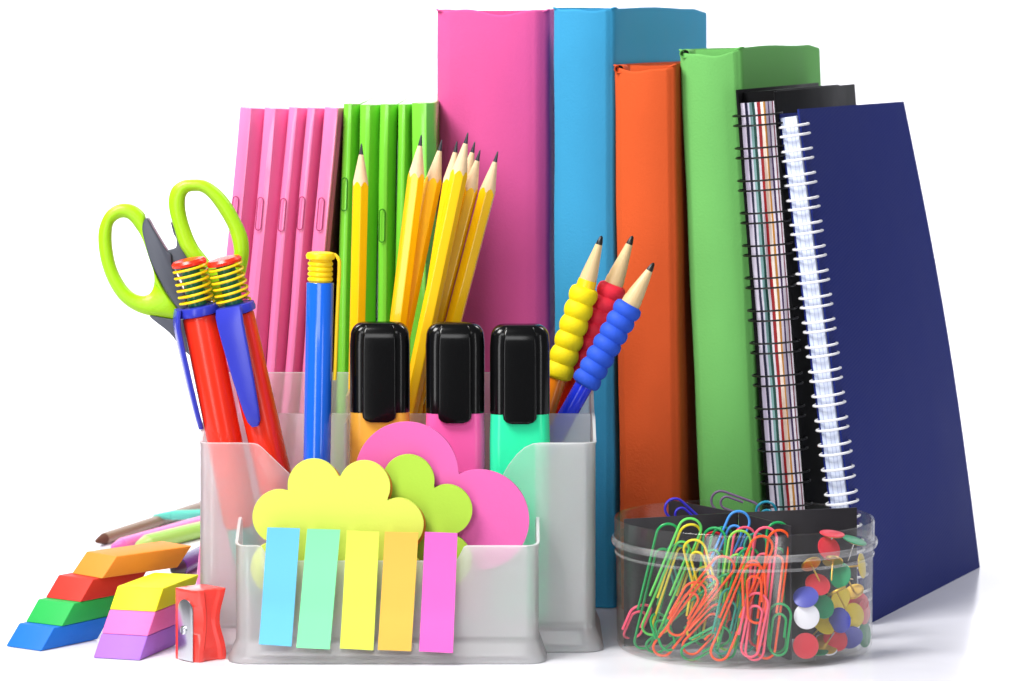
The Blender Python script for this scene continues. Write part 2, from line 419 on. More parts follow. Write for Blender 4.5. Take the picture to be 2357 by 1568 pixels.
def bent_cover(x, y0, y1, z1, b0, th=0.0009):
    V = []; ny, nz = 14, 14
    for s in (0, th):
        for k in range(nz+1):
            for i in range(ny+1):
                u = i/ny; v = k/nz
                V.append((x+s+b0*math.sin(PI*u)*math.sin(PI*min(1, v*1.1))+0.0, y0+(y1-y0)*u, z1*v))
    n = (ny+1)*(nz+1); F = []
    for s in (0, 1):
        for k in range(nz):
            for i in range(ny):
                a = s*n+k*(ny+1)+i; F.append((a, a+1, a+ny+2, a+ny+1))
    edge = [i for i in range(ny+1)]+[k*(ny+1)+ny for k in range(1, nz+1)]+[nz*(ny+1)+i for i in range(ny-1, -1, -1)]+[k*(ny+1) for k in range(nz-1, 0, -1)]
    for i in range(len(edge)):
        a, b = edge[i], edge[(i+1) % len(edge)]; F.append((a, b, b+n, a+n))
    return V, F
V, F = bent_cover(0, 0.0, 0.19, hn, 0.0016); V = twist(V); part('front_cover', mesh('front_cover', V, F, sharp=60), nm, nv)
V, F = bent_cover(-tn, 0.0, 0.19, hn-0.001, 0.0); V = twist(V); part('back_cover', mesh('back_cover', V, F, sharp=60), nm, nv)
pw = stripes_mat('white_page_edges', [((200, 210, 236), 2), ((172, 182, 214), .5), ((214, 222, 240), 2), ((176, 186, 216), .4), ((206, 214, 236), 1.5), ((180, 190, 218), .5), ((212, 220, 240), 2)], -tn+0.001, 0, wob=0.0005)
V, F = box(-tn+0.0012, -0.0003, -0.0014, 0.186, 0.001, hn-0.003); V = twist(V); part('pages', mesh('pages', V, F, bevel=0.0004), pw, nv)
ww = plastic('white_coated_wire', (240, 240, 244), rough=0.3)
z = hn-0.0105
while z > 0.008:
    V, F = wire_ring(-tn/2+0.0005, 0.0035, z, tn/2+0.0026, 0.0078, 0.0006, 0.0044)
    part('wire_ring', mesh('wire_ring', V, F), ww, nv); z -= 0.01145

# ------------------------------------------------------------------ desk organiser
ORG = thing('desk_organizer', 'frosted translucent plastic desk organizer holding pens, pencils and notes', 'desk organizer', (-0.0508, 1.6, 0))
ox, oy = -0.0508, 1.6
XL, XR, YF, YB = -0.1386-ox, 0.0372-ox, 1.5885-oy, 1.670-oy
def px2x(pxv, Y): return XA(pxv, Y)-ox
zt_pts = [(458, .0925), (560, .0925), (590, .0922), (600, .0910), (665, .0790), (700, .0725), (740, .064), (780, .060), (1090, .060), (1130, .068), (1155, .0775), (1170, .0825), (1190, .0875), (1208, .0905), (1226, .0921), (1245, .0925), (1400, .0925)]
def interp(pts, x):
    if x <= pts[0][0]: return pts[0][1]
    for (a, b), (c, d) in zip(pts, pts[1:]):
        if x <= c: return b+(d-b)*(x-a)/(c-a)
    return pts[-1][1]
def ztop_front(x): return interp(zt_pts, (x+ox)*K/1.5885+CX)
def sm(a, b, t): t = max(0, min(1, (t-a)/(b-a))); return t*t*(3-2*t)
def ztop_side(y): return 0.0925+0.0085*sm(1.594, 1.618, y+oy)+0.0146*sm(1.632, 1.664, y+oy)
r = 0.006
path = line(XL+r, YF, XR-r, YF, 90)+arc(XR-r, YF+r, r, 270, 360, 6)[1:]+line(XR, YF+r, XR, YB-r, 20)[1:]+arc(XR-r, YB-r, r, 0, 90, 6)[1:]
path += line(XR-r, YB, XL+r, YB, 20)[1:]+arc(XL+r, YB-r, r, 90, 180, 6)[1:]+line(XL, YB-r, XL, YF+r, 20)[1:]+arc(XL+r, YF+r, r, 180, 270, 6)[1:-1]
lv = []
for x, y in path:
    zt = ztop_front(x) if y < YF+0.0005 else (0.1156 if y > YB-0.0005 else ztop_side(y))
    lv.append([(0.0002, 0.0034), (0.001, 0.0037), (0.004, 0.0026), (0.0085, 0.0008), (0.0105, 0.0001), (0.0125, 0)]+[(0.0125+(zt-0.0015-0.0125)*k/5, 0) for k in range(1, 6)]+[(zt-0.0003, 0.0004), (zt, 0.0004)])
V, F = ribbon(path, lv, 0.0013, closed=True)
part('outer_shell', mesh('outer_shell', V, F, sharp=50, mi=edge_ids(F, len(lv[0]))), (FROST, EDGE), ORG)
part('floor_plate', boxmesh('floor_plate', XL+0.0015, XR-0.0015, YF+0.0015, YB-0.0015, 0.0100, 0.0112), FROST, ORG)
YM = 1.6265-oy
part('divider', boxmesh('divider', XL+0.0015, XR-0.0015, YM, YM+0.0012, 0.0114, 0.1012, bevel=0.0003), FROST, ORG)
xp = px2x(794, 1.6)
part('divider', boxmesh('divider', xp, xp+0.0012, YF+0.0015, YM-0.0002, 0.0114, 0.1008, bevel=0.0003), FROST, ORG)
part('divider', boxmesh('divider', xp-0.001, xp+0.0002, YM+0.0014, YB-0.0015, 0.0114, 0.109, bevel=0.0003), FROST, ORG)
# low front tray
TL, TR, TF = px2x(543, 1.565), px2x(1240, 1.565), 1.5600-oy
TE = YF-0.0006
nt_pts = [(540, .0512), (598, .0512), (606, .0500), (614, .0455), (622, .0446), (1046, .0446), (1056, .0455), (1064, .0500), (1072, .0512), (1300, .0512)]
path = line(TL, TE, TL, TF+r, 8)+arc(TL+r, TF+r, r, 180, 270, 6)[1:]+line(TL+r, TF, TR-r, TF, 90)[1:]+arc(TR-r, TF+r, r, 270, 360, 6)[1:]+line(TR, TF+r, TR, TE, 8)[1:]
lv = []
for x, y in path:
    zt = interp(nt_pts, (x+ox)*K/1.56+CX) if y < TF+0.0005 else 0.0512+0.0085*sm(0, 1, (y-TF)/(TE-TF))
    fo = 1.0 if y < TE-0.004 else 0.85
    lv.append([(0.0002, 0.0032*fo), (0.001, 0.0036*fo), (0.004, 0.0025*fo), (0.008, 0.0008), (0.0095, 0.0001), (0.0115, 0)]+[(0.0115+(zt-0.0015-0.0115)*k/4, 0) for k in range(1, 5)]+[(zt-0.0003, 0.0004), (zt, 0.0004)])
V, F = ribbon(path, lv, 0.0013)
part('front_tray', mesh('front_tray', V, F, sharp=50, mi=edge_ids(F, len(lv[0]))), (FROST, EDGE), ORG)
def inner_panel(xa, xb, yv, topf, z0):
    pth = line(xa, yv, xb, yv, 60)
    l_ = [[(z0, -0.0002), (z0+0.0006, 0), (topf(x)-0.0010, 0), (topf(x)-0.0006, -0.0002)] for x, y in pth]
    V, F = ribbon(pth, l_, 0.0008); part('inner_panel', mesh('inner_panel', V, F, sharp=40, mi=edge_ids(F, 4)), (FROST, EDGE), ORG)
inner_panel(px2x(602, 1.562), px2x(1213, 1.562), TF+0.0018, lambda x: interp(nt_pts, (x+ox)*K/1.56+CX), 0.0112)
inner_panel(px2x(1232, 1.59), px2x(1345, 1.59), YF+0.0018, ztop_front, 0.0130)
part('floor_plate', boxmesh('floor_plate', TL+0.0015, TR-0.0015, TF+0.0015, TE-0.0002, 0.0088, 0.0098), FROST, ORG)

# ------------------------------------------------------------------ sticky note pads
def cloud_outline(c, circles, n=220):
    out = []
    for i in range(n):
        a = 2*PI*i/n; d = Vector((math.cos(a), math.sin(a))); best = 0
        for (x, y, rr) in circles:
            o = Vector((x-c[0], y-c[1])); b = o.dot(d); q = b*b-(o.dot(o)-rr*rr)
            if q >= 0: best = max(best, b+math.sqrt(q))
        out.append((c[0]+d.x*best, c[1]+d.y*best))
    return out
def pad(label, outline, Y, th, m, name='sticky_note_pad', lean=0.0, m2=None):
    pts = [P(x, y, Y) for x, y in outline]
    zb = min(p.z for p in pts); xb = sum(p.x for p in pts)/len(pts)
    t = thing(name, label, 'sticky notes', (xb, Y, zb), None, 'shaped sticky note pads in the front tray')
    V, F = prism([(p.x-xb, p.z-zb) for p in pts][::-1], 0.0004, th)
    part('sheet_stack', mesh('sheet_stack', V, F, sharp=30), m2 or m, t)
    V, F = prism([(p.x-xb, p.z-zb) for p in pts][::-1], -0.0001, 0.0003)
    part('top_sheet', mesh('top_sheet', V, F, sharp=30), m, t)
    return t
yel = [(722, 1117, 60), (838, 1121, 60), (643, 1190, 62), (915, 1207, 60), (640, 1307, 63), (912, 1320, 60), (720, 1396, 58), (835, 1398, 58), (778, 1250, 130)]
def dim(c, k=0.93): return tuple(int(v*k) for v in c)
def note(nm_, col): return mat(nm_, dim(col), rough=0.7, bump=0.15, bscale=700, var=0.02, spec=0.2)
m_yn = note('yellow_note', (232, 244, 104)); m_on = note('orange_note', (240, 150, 60)); m_gn = note('lime_note', (188, 230, 78)); m_pn = note('pink_note', (246, 112, 190))
pad('yellow flower shaped sticky note pad at the front of the tray', cloud_outline((778, 1250), yel), 1.5655, 0.0032, m_yn)
pad('orange flower shaped sticky note pad hidden behind the yellow one', cloud_outline((782, 1250), [(x+5, y+4, r_) for x, y, r_ in yel]), 1.5695, 0.0025, m_on)
gr = [(940, 1107, 60), (1029, 1174, 58), (1026, 1289, 60), (930, 1350, 60), (850, 1150, 58), (850, 1290, 60), (935, 1230, 110), (905, 1395, 55)]
pad('lime green flower shaped sticky note pad between the yellow and pink pads', cloud_outline((935, 1225), gr), 1.5735, 0.003, m_gn)
pk = [(936, 1091, 119), (1103, 1197, 115), (950, 1330, 112), (1000, 1230, 120), (820, 1210, 105), (870, 1345, 95)]
pad('large pink flower shaped sticky note pad at the back of the tray', cloud_outline((965, 1235), pk), 1.5785, 0.003, m_pn)

# index tabs stuck on the outside of the tray
tabs = [((615, 1215), (690, 1217), (672, 1485), (597, 1480), (112, 202, 246), 'blue'), ((707, 1218), (783, 1220), (760, 1492), (683, 1488), (140, 246, 178), 'mint green'),
        ((798, 1222), (873, 1225), (860, 1494), (783, 1490), (230, 242, 92), 'yellow'), ((886, 1225), (963, 1227), (947, 1496), (870, 1493), (246, 194, 86), 'orange'), ((978, 1225), (1053, 1228), (1043, 1500), (965, 1496), (246, 110, 204), 'pink')]
for i, (a, b, c, d, col, nme) in enumerate(tabs):
    Y = 1.5572
    q = [P(p[0], p[1], Y) for p in (a, b, c, d)]
    o = (q[2]+q[3])/2
    V = []; n = 16
    for s in (0, 0.00025):
        for k in range(n+1):
            v = k/n; l = q[3].lerp(q[0], v)-o; r_ = q[2].lerp(q[1], v)-o
            bend = -0.0012*(1-v)**2 + 0.0004*math.sin(v*7+i)*(1-v) + (0.0018*max(0, v-0.55))
            if v < 0.32: bend -= 0.0024*(0.32-v)/0.32
            for u in (0, 0.5, 1):
                pnt = l.lerp(r_, u); V.append((pnt.x, bend+s+0.0001*math.sin(u*PI), pnt.z))
    N3 = 3*(n+1); F = []
    for s in (0, 1):
        for k in range(n):
            for u in (0, 1):
                a_ = s*N3+k*3+u; F.append((a_, a_+1, a_+4, a_+3))
    ring = [0, 1, 2]+[k*3+2 for k in range(1, n+1)]+[n*3+1, n*3]+[k*3 for k in range(n-1, 0, -1)]
    for k in range(len(ring)):
        a_, b_ = ring[k], ring[(k+1) % len(ring)]; F.append((a_, b_, b_+N3, a_+N3))
    ob = part('index_tab', mesh('index_tab', V, F, sharp=60), mat('tab_'+nme, dim(col), rough=0.4, var=0.015, spec=0.35, bump=0.05, bscale=300))
    ob.location = o
    tag(ob, f'{nme} rectangular index tab stuck on the front of the organizer tray', 'index tab', 'coloured index tabs in a row')

# ------------------------------------------------------------------ pencils
m_yp = plastic('yellow_pencil_paint', (250, 198, 12), rough=0.25, coat=0.4)
m_wood = mat('pencil_wood', (226, 196, 158), rough=0.65, var=0.12, vscale=600, bump=0.2, bscale=1500)
m_lead = mat('graphite', (62, 60, 68), rough=0.35, metal=0.3)
def pencil(label, tip, base, roll):
    Lp = (tip-base).length; t = thing('pencil', label, 'pencil', base, axis_quat(base, tip, roll), 'yellow pencils in the organizer')
    R = 0.0041; n = 48; kc = 0.0037/0.0185
    def hexr(a):
        a = (a+PI/6) % (PI/3)-PI/6; return min(R*math.cos(PI/6)/math.cos(a), R*0.972)
    ang = [2*PI*i/n for i in range(n)]
    topz = [Lp-hexr(a)/kc for a in ang]
    V, F = loft([[(hexr(a)*math.cos(a), hexr(a)*math.sin(a), 0) for a in ang], [(hexr(a)*math.cos(a), hexr(a)*math.sin(a), z) for a, z in zip(ang, topz)]])
    F = F[:-1]
    V2, F2 = loft([[(hexr(a)*math.cos(a)*0.985, hexr(a)*math.sin(a)*0.985, z) for a, z in zip(ang, topz)], [(0.00105*math.cos(a), 0.00105*math.sin(a), Lp-0.0052) for a in ang]])
    part('barrel', mesh('barrel', V, F, sharp=24), m_yp, t)
    part('sharpened_wood', mesh('sharpened_wood', V2, F2, sharp=40), m_wood, t)
    V3, F3 = lathe([(0.00104, Lp-0.0053), (0.0007, Lp-0.003), (0.00035, Lp-0.0006), (0.0001, Lp)], 16)
    part('lead', mesh('lead', V3, F3), m_lead, t); return t
pl = [('lone upright yellow pencil in front of the green folders', 832, 330, 808, 1.661, .1), ('yellow pencil with its tip before the last green folder, leaning right', 970, 310, 835, 1.645, .3),
      ('yellow pencil between the green folder edge and the pencil bunch', 1017, 322, 800, 1.653, .5), ('yellow pencil half hidden at the left of the tallest pencil', 1052, 325, 885, 1.645, .0),
      ('tallest yellow pencil in front of the pencil bunch', 1077, 305, 846, 1.637, .52), ('yellow pencil with its tip just right of the tallest one, behind', 1093, 326, 852, 1.661, .2),
      ('short tipped yellow pencil behind and right of the tallest pencil', 1105, 345, 838, 1.653, .7), ('rightmost yellow pencil leaning outward from the bunch', 1146, 348, 877, 1.653, .9)]
for l, tx, ty, bx, Y, ro in pl: pencil(l, P(tx, ty, Y), FP(bx, Y), ro)

# ------------------------------------------------------------------ highlighters
m_bk = plastic('black_gloss_plastic', (7, 7, 8), rough=0.18, coat=0.0, spec=0.4)
def highlighter(label, xl, xr, ytop, ycap, col):
    Y = 1.611; w = (xr-xl)*Y/K; d = 0.0145; z0 = 0.0116
    zt = H-(ytop-CY)*(Y-d/2)/K; zc = H-(ycap-CY)*(Y-d/2)/K
    t = thing('highlighter', label, 'highlighter', (XA((xl+xr)/2, Y), Y, z0), None, 'highlighters standing in the organizer')
    zt -= z0; zc -= z0
    m = plastic('ink_'+'_'.join(map(str, col)), col, rough=0.25)
    def ring(sc_w, sc_d, z, cy=0): return [(x, y+cy, z) for x, y in rrect(w*sc_w, d*sc_d, min(w*sc_w, d*sc_d)*0.36, 6)]
    V, F = loft([ring(.9, .9, 0), ring(.96, .96, .001), ring(.99, .98, .004), ring(1.03, .98, zc-0.012), ring(1.0, .98, zc-0.0002)])
    part('barrel', mesh('barrel', V, F, sharp=40), m, t)
    secs = [ring(1.01, 1.0, zc-0.0001), ring(1.02, 1.01, zc+0.0006), ring(1.02, 1.01, zt-0.010)]
    for k in range(1, 8):
        a = PI/2*k/7; q = 0.0062
        secs.append(ring(1.0-2*q/w*(1-math.cos(a))*0.9-0.01*k/7, 1-0.7*(1-math.cos(a)), zt-q+q*math.sin(a)-(0.004*(1-k/7))*0))
    V, F = loft(secs); part('cap', mesh('cap', V, F, sharp=30), m_bk, t)
    # clip: raised tongue down the front of the cap
    cw = w*0.58; yb = -d/2
    zb = zc-0.0042; sec2 = []
    prof = [(zb, 0.55), (zb+0.0007, 0.8), (zb+0.002, 0.96), (zb+0.004, 1.0), ((zb+zt)/2, 1.0), (zt-0.012, 1.0), (zt-0.007, .98), (zt-0.003, .92), (zt-0.0012, .82)]
    for z, s in prof:
        yo = yb-0.0016 if z < zt-0.006 else yb-0.0016+(0.0045*((z-(zt-0.006))/0.006)**2)
        ti = 0.0022
        sec2.append([(x, y+yo+ti/2-0.0004, z) for x, y in rrect(cw*s, ti, 0.001, 4)])
    V, F = loft(sec2); part('clip', mesh('clip', V, F, sharp=40), m_bk, t)
    return t
highlighter('orange highlighter with a black cap, leftmost of the three', 807, 942, 744, 950, (254, 184, 66))
highlighter('pink highlighter with a black cap, middle of the three', 981, 1114, 745, 952, (248, 100, 178))
highlighter('mint green highlighter with a black cap, rightmost of the three', 1129, 1264, 749, 954, (44, 236, 170))

# ------------------------------------------------------------------ red spring pens
m_red = plastic('red_plastic', (236, 46, 22), rough=0.25); m_blu = plastic('blue_clip_plastic', (50, 58, 184), rough=0.25)
m_ysp = plastic('yellow_spring_plastic', (250, 208, 20), rough=0.3); m_gc = plastic('green_core_plastic', (22, 120, 84), rough=0.3)
m_teal = plastic('teal_plastic', (90, 190, 180), rough=0.3)
def spring(r, z0, z1, turns, wr, n=20):
    return tube([(r*math.cos(2*PI*i/n), r*math.sin(2*PI*i/n), z0+(z1-z0)*i/(n*turns)) for i in range(int(n*turns)+1)], wr, 6)
def red_pen(label, tip, base, clip_ang, roll=0.0):
    Lp = (tip-base).length; t = thing('spring_pen', label, 'pen', base, axis_quat(base, tip, 0), 'red pens with spring tops')
    R = 0.0079; zs = Lp-0.0262
    nd = 8
    def oct_(rr, z): return [(rr*math.cos(2*PI*i/32), rr*math.sin(2*PI*i/32), z) for i in range(32)]
    V, F = loft([oct_(R*0.9, 0.042), oct_(R, 0.044), oct_(R, zs-0.001), oct_(R*0.95, zs)])
    part('barrel', mesh('barrel', V, F), m_red, t)
    V, F = lathe([(0.001, 0), (0.0018, 0.004), (0.005, 0.018), (0.0068, 0.03), (0.0070, 0.0419)], 24); part('tip_section', mesh('tip_section', V, F), m_teal, t)
    V, F = lathe([(R*.96, zs+.0001), (R*1.14, zs+.0006), (R*1.18, zs+.002), (R*1.12, zs+.0042), (R*.8, zs+.0048)], 32); col_ = part('collar', mesh('collar', V, F), m_blu, t)
    V, F = lathe([(0.0042, zs+.0049), (0.0042, Lp-0.003)], 20); part('core', mesh('core', V, F), m_gc, t)
    V, F = spring(0.0075, zs+.0052, Lp-0.0036, 6, 0.00062); part('spring', mesh('spring', V, F), m_ysp, t)
    V, F = lathe([(0.0062, Lp-0.0034), (0.0078, Lp-0.003), (0.0080, Lp-0.0018), (0.0070, Lp-0.0006), (0.003, Lp)], 28); part('push_button', mesh('push_button', V, F), m_red, t)
    # clip
    sec = []
    for z, wd, off in ((zs+.0046, .0115, .0005), (zs+.0015, .0125, .0016), (zs-.0025, .0122, .0024), (zs-.012, .0115, .0024), (zs-.028, .0098, .002), (zs-.042, .0075, .0014), (zs-.0475, .006, .0010), (zs-.050, .003, .0008)):
        sec.append([(x, y-(R+off+0.0006), z) for x, y in rrect(wd, 0.0021, 0.0007, 3)])
    V, F = loft(sec)
    me = mesh('clip', V, F, sharp=45); me.transform(Matrix.Rotation(clip_ang, 4, 'Z'))
    part('clip', me, m_blu, t); return t
q1 = (P(433, 595, 1.6035), FP(598, 1.6125)); q2 = (P(514, 592, 1.6035), FP(705, 1.6145))
red_pen('red pen with its blue clip turned to the side, left of the pair', q1[0], q1[1], math.radians(-78))
red_pen('red pen with its blue clip facing front, right of the pair', q2[0], q2[1], math.radians(-14))

# blue pen with yellow ribbed head
m_bp = plastic('blue_barrel_plastic', (18, 96, 214), rough=0.15, coat=0.5)
tip = P(738, 580, 1.5985); base = FP(723, 1.5985)
t = thing('ballpoint_pen', 'blue round pen with a ribbed yellow head standing upright', 'pen', base, axis_quat(base, tip, 0))
Lp = (tip-base).length; zs = H-(650-CY)*1.5985/K-0.0116
V, F = lathe([(0.0005, 0), (0.002, 0.006), (0.005, 0.018), (0.0057, 0.022), (0.0061, 0.05), (0.0061, zs-.0003), (0.0059, zs)], 32); part('barrel', mesh('barrel', V, F), m_bp, t)
pr = [(0.0051, zs+.0001)]
for k in range(4):
    z0 = zs+0.0004+k*0.0023; pr += [(0.0051, z0), (0.0056, z0+0.0005), (0.0057, z0+.0011), (0.0055, z0+.0017), (0.0050, z0+.0020)]
pr += [(0.0052, zs+.0100), (0.0064, zs+.0106), (0.0066, zs+.0120), (0.0060, Lp-.0004), (0.0045, Lp)]
V, F = lathe(pr, 32); part('ribbed_head', mesh('ribbed_head', V, F), m_ysp, t)
sec = []
for z, xo in ((Lp-.0006, .0058), (Lp-.002, .0074), (Lp-.004, .0084), (Lp-.010, .0084), (Lp-.03, .0078), (Lp-.052, .0074), (Lp-.057, .0072)):
    sec.append([(x+xo, y+0.001, z) for x, y in rrect(0.0016, 0.004, 0.0006, 3)])
V, F = loft(sec); part('clip', mesh('clip', V, F), m_ysp, t)

# ------------------------------------------------------------------ pens with bubbly grips
m_tan = plastic('tan_tip_plastic', (214, 186, 138), rough=0.3); m_nib = plastic('black_nib', (22, 20, 20), rough=0.35)
def grip_pen(label, tip, base, col, gz0, gz1, nb_, ringcol, shaft, rb=0.0067):
    Lp = (tip-base).length; t = thing('grip_pen', label, 'pen', base, axis_quat(base, tip, 0), 'pens with knobbly foam grips')
    m = mat('foam_'+label.split()[0], col, rough=0.6, bump=0.2, bscale=900, var=0.03, spec=0.3)
    V, F = lathe([(0.003, 0), (0.0042, 0.001), (0.0042, gz0)], 24); part('barrel', mesh('barrel', V, F), shaft, t)
    pr = [(0.0045, gz0)]; hb = (gz1-gz0)/nb_
    for k in range(nb_):
        for j in range(1, 8):
            u = j/8; pr.append((rb*(0.84+0.16*math.sin(PI*u)**0.9), gz0+hb*(k+u)))
        pr.append((rb*0.82, gz0+hb*(k+1)))
    pr[-1] = (0.0048, gz1)
    V, F = lathe(pr, 32); part('foam_grip', mesh('foam_grip', V, F, sharp=60), m, t)
    V, F = lathe([(0.0044, gz1), (0.0044, gz1+0.002), (0.0042, gz1+0.0035)], 24); part('tip_ring', mesh('tip_ring', V, F), ringcol, t)
    V, F = lathe([(0.0040, gz1+0.0035), (0.0038, gz1+.006), (0.0016, Lp-0.0042)], 24); part('cone', mesh('cone', V, F), m_tan, t)
    V, F = lathe([(0.00155, Lp-0.0042), (0.0014, Lp-0.003), (0.0008, Lp-.0006), (0.0002, Lp)], 16); part('nib', mesh('nib', V, F), m_nib, t)
    return t
def seg_len(pt, base, tip): return (pt-base).dot((tip-base).normalized())
for lb, (tx, ty), (bx, Y), (g0, g1), nb_, col, rc, sh in (
    ('yellow foam gripped pen, leftmost of the three', (1385, 543), (1118, 1.642), ((1284, 872), (1344, 660)), 6, (240, 216, 10), m_ysp, plastic('amber_shaft', (220, 120, 20))),
    ('red foam gripped pen between the yellow and blue ones', (1456, 543), (1125, 1.6500), ((1328, 868), (1414, 655)), 7, (236, 44, 66), m_tan, m_red),
    ('blue foam gripped pen leaning furthest right, in front of the orange book', (1505, 605), (1052, 1.633), ((1348, 890), (1450, 700)), 7, (40, 84, 206), m_tan, plastic('blue_shaft', (30, 50, 210), rough=0.12))):
    tip = P(tx, ty, Y); base = FP(bx, Y)
    z0 = seg_len(P(*g0, Y), base, tip); z1 = seg_len(P(*g1, Y), base, tip)
    grip_pen(lb, tip, base, col, z0, z1, nb_, rc, sh)

# ------------------------------------------------------------------ scissors
def Z2(x, y): return (201.4+x*0.4403, 374+y*0.4403)
m_lime = mat('lime_rubber', (160, 214, 16), rough=0.36, var=0.03, bump=0.25, bscale=700); m_grey = plastic('dark_grey_plastic', (72, 76, 88), rough=0.35)
m_steel = mat('brushed_steel', (200, 202, 206), rough=0.25, metal=1.0)
Ys = 1.6195; sbase = FP(590, Ys)
SC = thing('scissors', 'scissors with lime green loop handles and grey inlays, blades down in the organizer', 'scissors', sbase)
def loc2(pts): return [P(*Z2(*p), Ys)-sbase for p in pts]
def ring_solid(outer, inner, th, n=90, m=10, yoff=0):
    o = resample(catmull([Vector((p.x, p.z, 0)) for p in loc2(outer)], 6, True), n)
    i_ = catmull([Vector((p.x, p.z, 0)) for p in loc2(inner)], 6, True)
    i_ = resample(i_, 360); out_i = []
    c = sum((Vector(v) for v in i_), Vector())/len(i_)
    for q in o:   # matching inner point along the same bearing from the hole's centre
        a = math.atan2(q.y-c.y, q.x-c.x)
        out_i.append(min(i_, key=lambda v: abs((math.atan2(v.y-c.y, v.x-c.x)-a+PI) % (2*PI)-PI)))
    V = []; rows = 2*m
    for k in range(n):
        for j in range(rows):
            f = 2*PI*j/rows; u = 0.5-0.5*math.cos(f); s = math.sin(f)
            hgt = th/2*math.copysign(abs(s)**0.75, s)
            p = o[k].lerp(out_i[k], u); V.append((p.x, yoff+hgt, p.y))
    F = [(k*rows+j, k*rows+(j+1) % rows, ((k+1) % n)*rows+(j+1) % rows, ((k+1) % n)*rows+j) for k in range(n) for j in range(rows)]
    return V, F
def plate(pts, th, yoff=0, bevel=0.0012):
    q = catmull([Vector((p.x, p.z, 0)) for p in loc2(pts)], 4, True)
    V, F = prism([(p.x, p.y) for p in q], yoff-th/2, yoff+th/2); return mesh('plate', V, F, bevel=bevel, seg=3, bang=60, sharp=50)
lo = [(190, 215), (250, 228), (300, 275), (300, 350), (318, 450), (352, 560), (400, 660), (445, 730), (485, 785), (480, 825), (400, 815), (310, 800), (230, 768), (160, 710), (105, 620), (70, 520), (55, 420), (60, 340), (90, 270), (135, 230)]
li = [(175, 292), (215, 300), (255, 350), (290, 410), (322, 500), (345, 570), (345, 640), (325, 685), (285, 698), (235, 680), (190, 630), (150, 550), (130, 460), (125, 380), (135, 320)]
V, F = ring_solid(lo, li, 0.0085, yoff=0.0015); h1 = part('handle', mesh('handle', V, F, sharp=80), m_lime, SC)
part('inlay', plate([(315, 290), (345, 340), (380, 400), (418, 460), (440, 480), (445, 540), (475, 620), (520, 720), (520, 790), (480, 768), (420, 680), (368, 590), (325, 500), (302, 420), (287, 350), (295, 310)], 0.0088, 0.0015), m_grey, h1)
part('tang', plate([(325, 803), (400, 812), (470, 822), (560, 830), (650, 1100), (600, 1060), (560, 1030), (485, 960), (430, 890)], 0.006, 0.0015), m_grey, h1)
ro_ = [(555, 88), (620, 95), (690, 140), (750, 210), (800, 300), (835, 380), (845, 460), (835, 540), (810, 640), (775, 700), (700, 760), (630, 690), (560, 560), (510, 480), (480, 430), (455, 350), (430, 260), (425, 190), (445, 130), (495, 95)]
ri = [(545, 152), (595, 155), (640, 190), (690, 260), (735, 340), (760, 420), (766, 480), (752, 540), (715, 570), (665, 545), (620, 490), (575, 430), (540, 350), (515, 260), (512, 190), (525, 160)]
V, F = ring_solid(ro_, ri, 0.0085, yoff=-0.0005); h2 = part('handle', mesh('handle', V, F, sharp=80), m_lime, SC)
part('inlay', plate([(437, 312), (470, 380), (502, 440), (525, 490), (570, 570), (640, 700), (620, 790), (540, 770), (500, 640), (460, 560), (400, 480), (415, 462), (462, 445), (465, 400), (450, 370)], 0.0075, 0.003), m_grey, h2)
for s in (-1, 1):
    a = Vector((XA(468, Ys), 0, H-(830-CY)*Ys/K))-Vector((sbase.x, 0, sbase.z)); a = Vector((a.x, a.z, 0)); b = Vector((0.0, 0.0005, 0))
    d = (b-a).normalized(); n_ = Vector((-d.y, d.x, 0))
    q = [a+n_*0.009*s*1.0, a-n_*0.003*s, b-n_*0.0006*s, b+n_*0.0006*s, a.lerp(b, 0.6)+n_*0.006*s]
    V, F = prism([(p.x, p.y) for p in q], s*0.0008-0.0006+0.001, s*0.0008+0.0006+0.001); part('blade', mesh('blade', V, F, bevel=0.0002), m_steel, SC)

# ------------------------------------------------------------------ erasers
def eraser(label, col, corner, yawdeg, L_, w, z0, h=0.0091, sl=0.0086, grp='slanted erasers in the left stack'):
    """corner = front right bottom corner; length runs back right"""
    yw = math.radians(yawdeg)
    t = mat('eraser_'+label.split()[0], dim(col, 0.93), rough=0.55, bump=0.12, bscale=500, var=0.03, sss=0.15, spec=0.3)
    V = []
    for y, z, f in ((0, 0, 0), (0, h, sl)):
        pass
    pts = [(-w, 0, 0), (0, 0, 0), (0, L_, 0), (-w, L_, 0), (-w, sl, h), (0, sl, h), (0, L_+sl, h), (-w, L_+sl, h)]
    F = [(0, 3, 2, 1), (4, 5, 6, 7), (0, 1, 5, 4), (1, 2, 6, 5), (2, 3, 7, 6), (3, 0, 4, 7)]
    ob = part('eraser', mesh('eraser', pts, F, bevel=0.0005, seg=3, bang=30, sharp=40), t)
    ob.location = (corner[0], corner[1], z0); ob.rotation_euler = (0, 0, -yw)
    tag(ob, label, 'eraser', grp); return ob
g2 = 'slanted erasers in the right stack of three'
c = Vector((-0.1625, 1.5654)); dv = Vector((0.303, 0.953))
for i, (lb, col) in enumerate((('purple slanted eraser at the bottom of the right stack', (170, 112, 218)), ('pink slanted eraser in the middle of the right stack', (238, 118, 192)), ('yellow slanted eraser on top of the right stack', (230, 228, 32)))):
    q = c+dv*0.0088*i; eraser(lb, col, (q.x, q.y), 17.6, 0.041, 0.0222, 0.0002+i*0.0092, grp=g2)
g1 = 'slanted erasers in the stepped left stack of four'
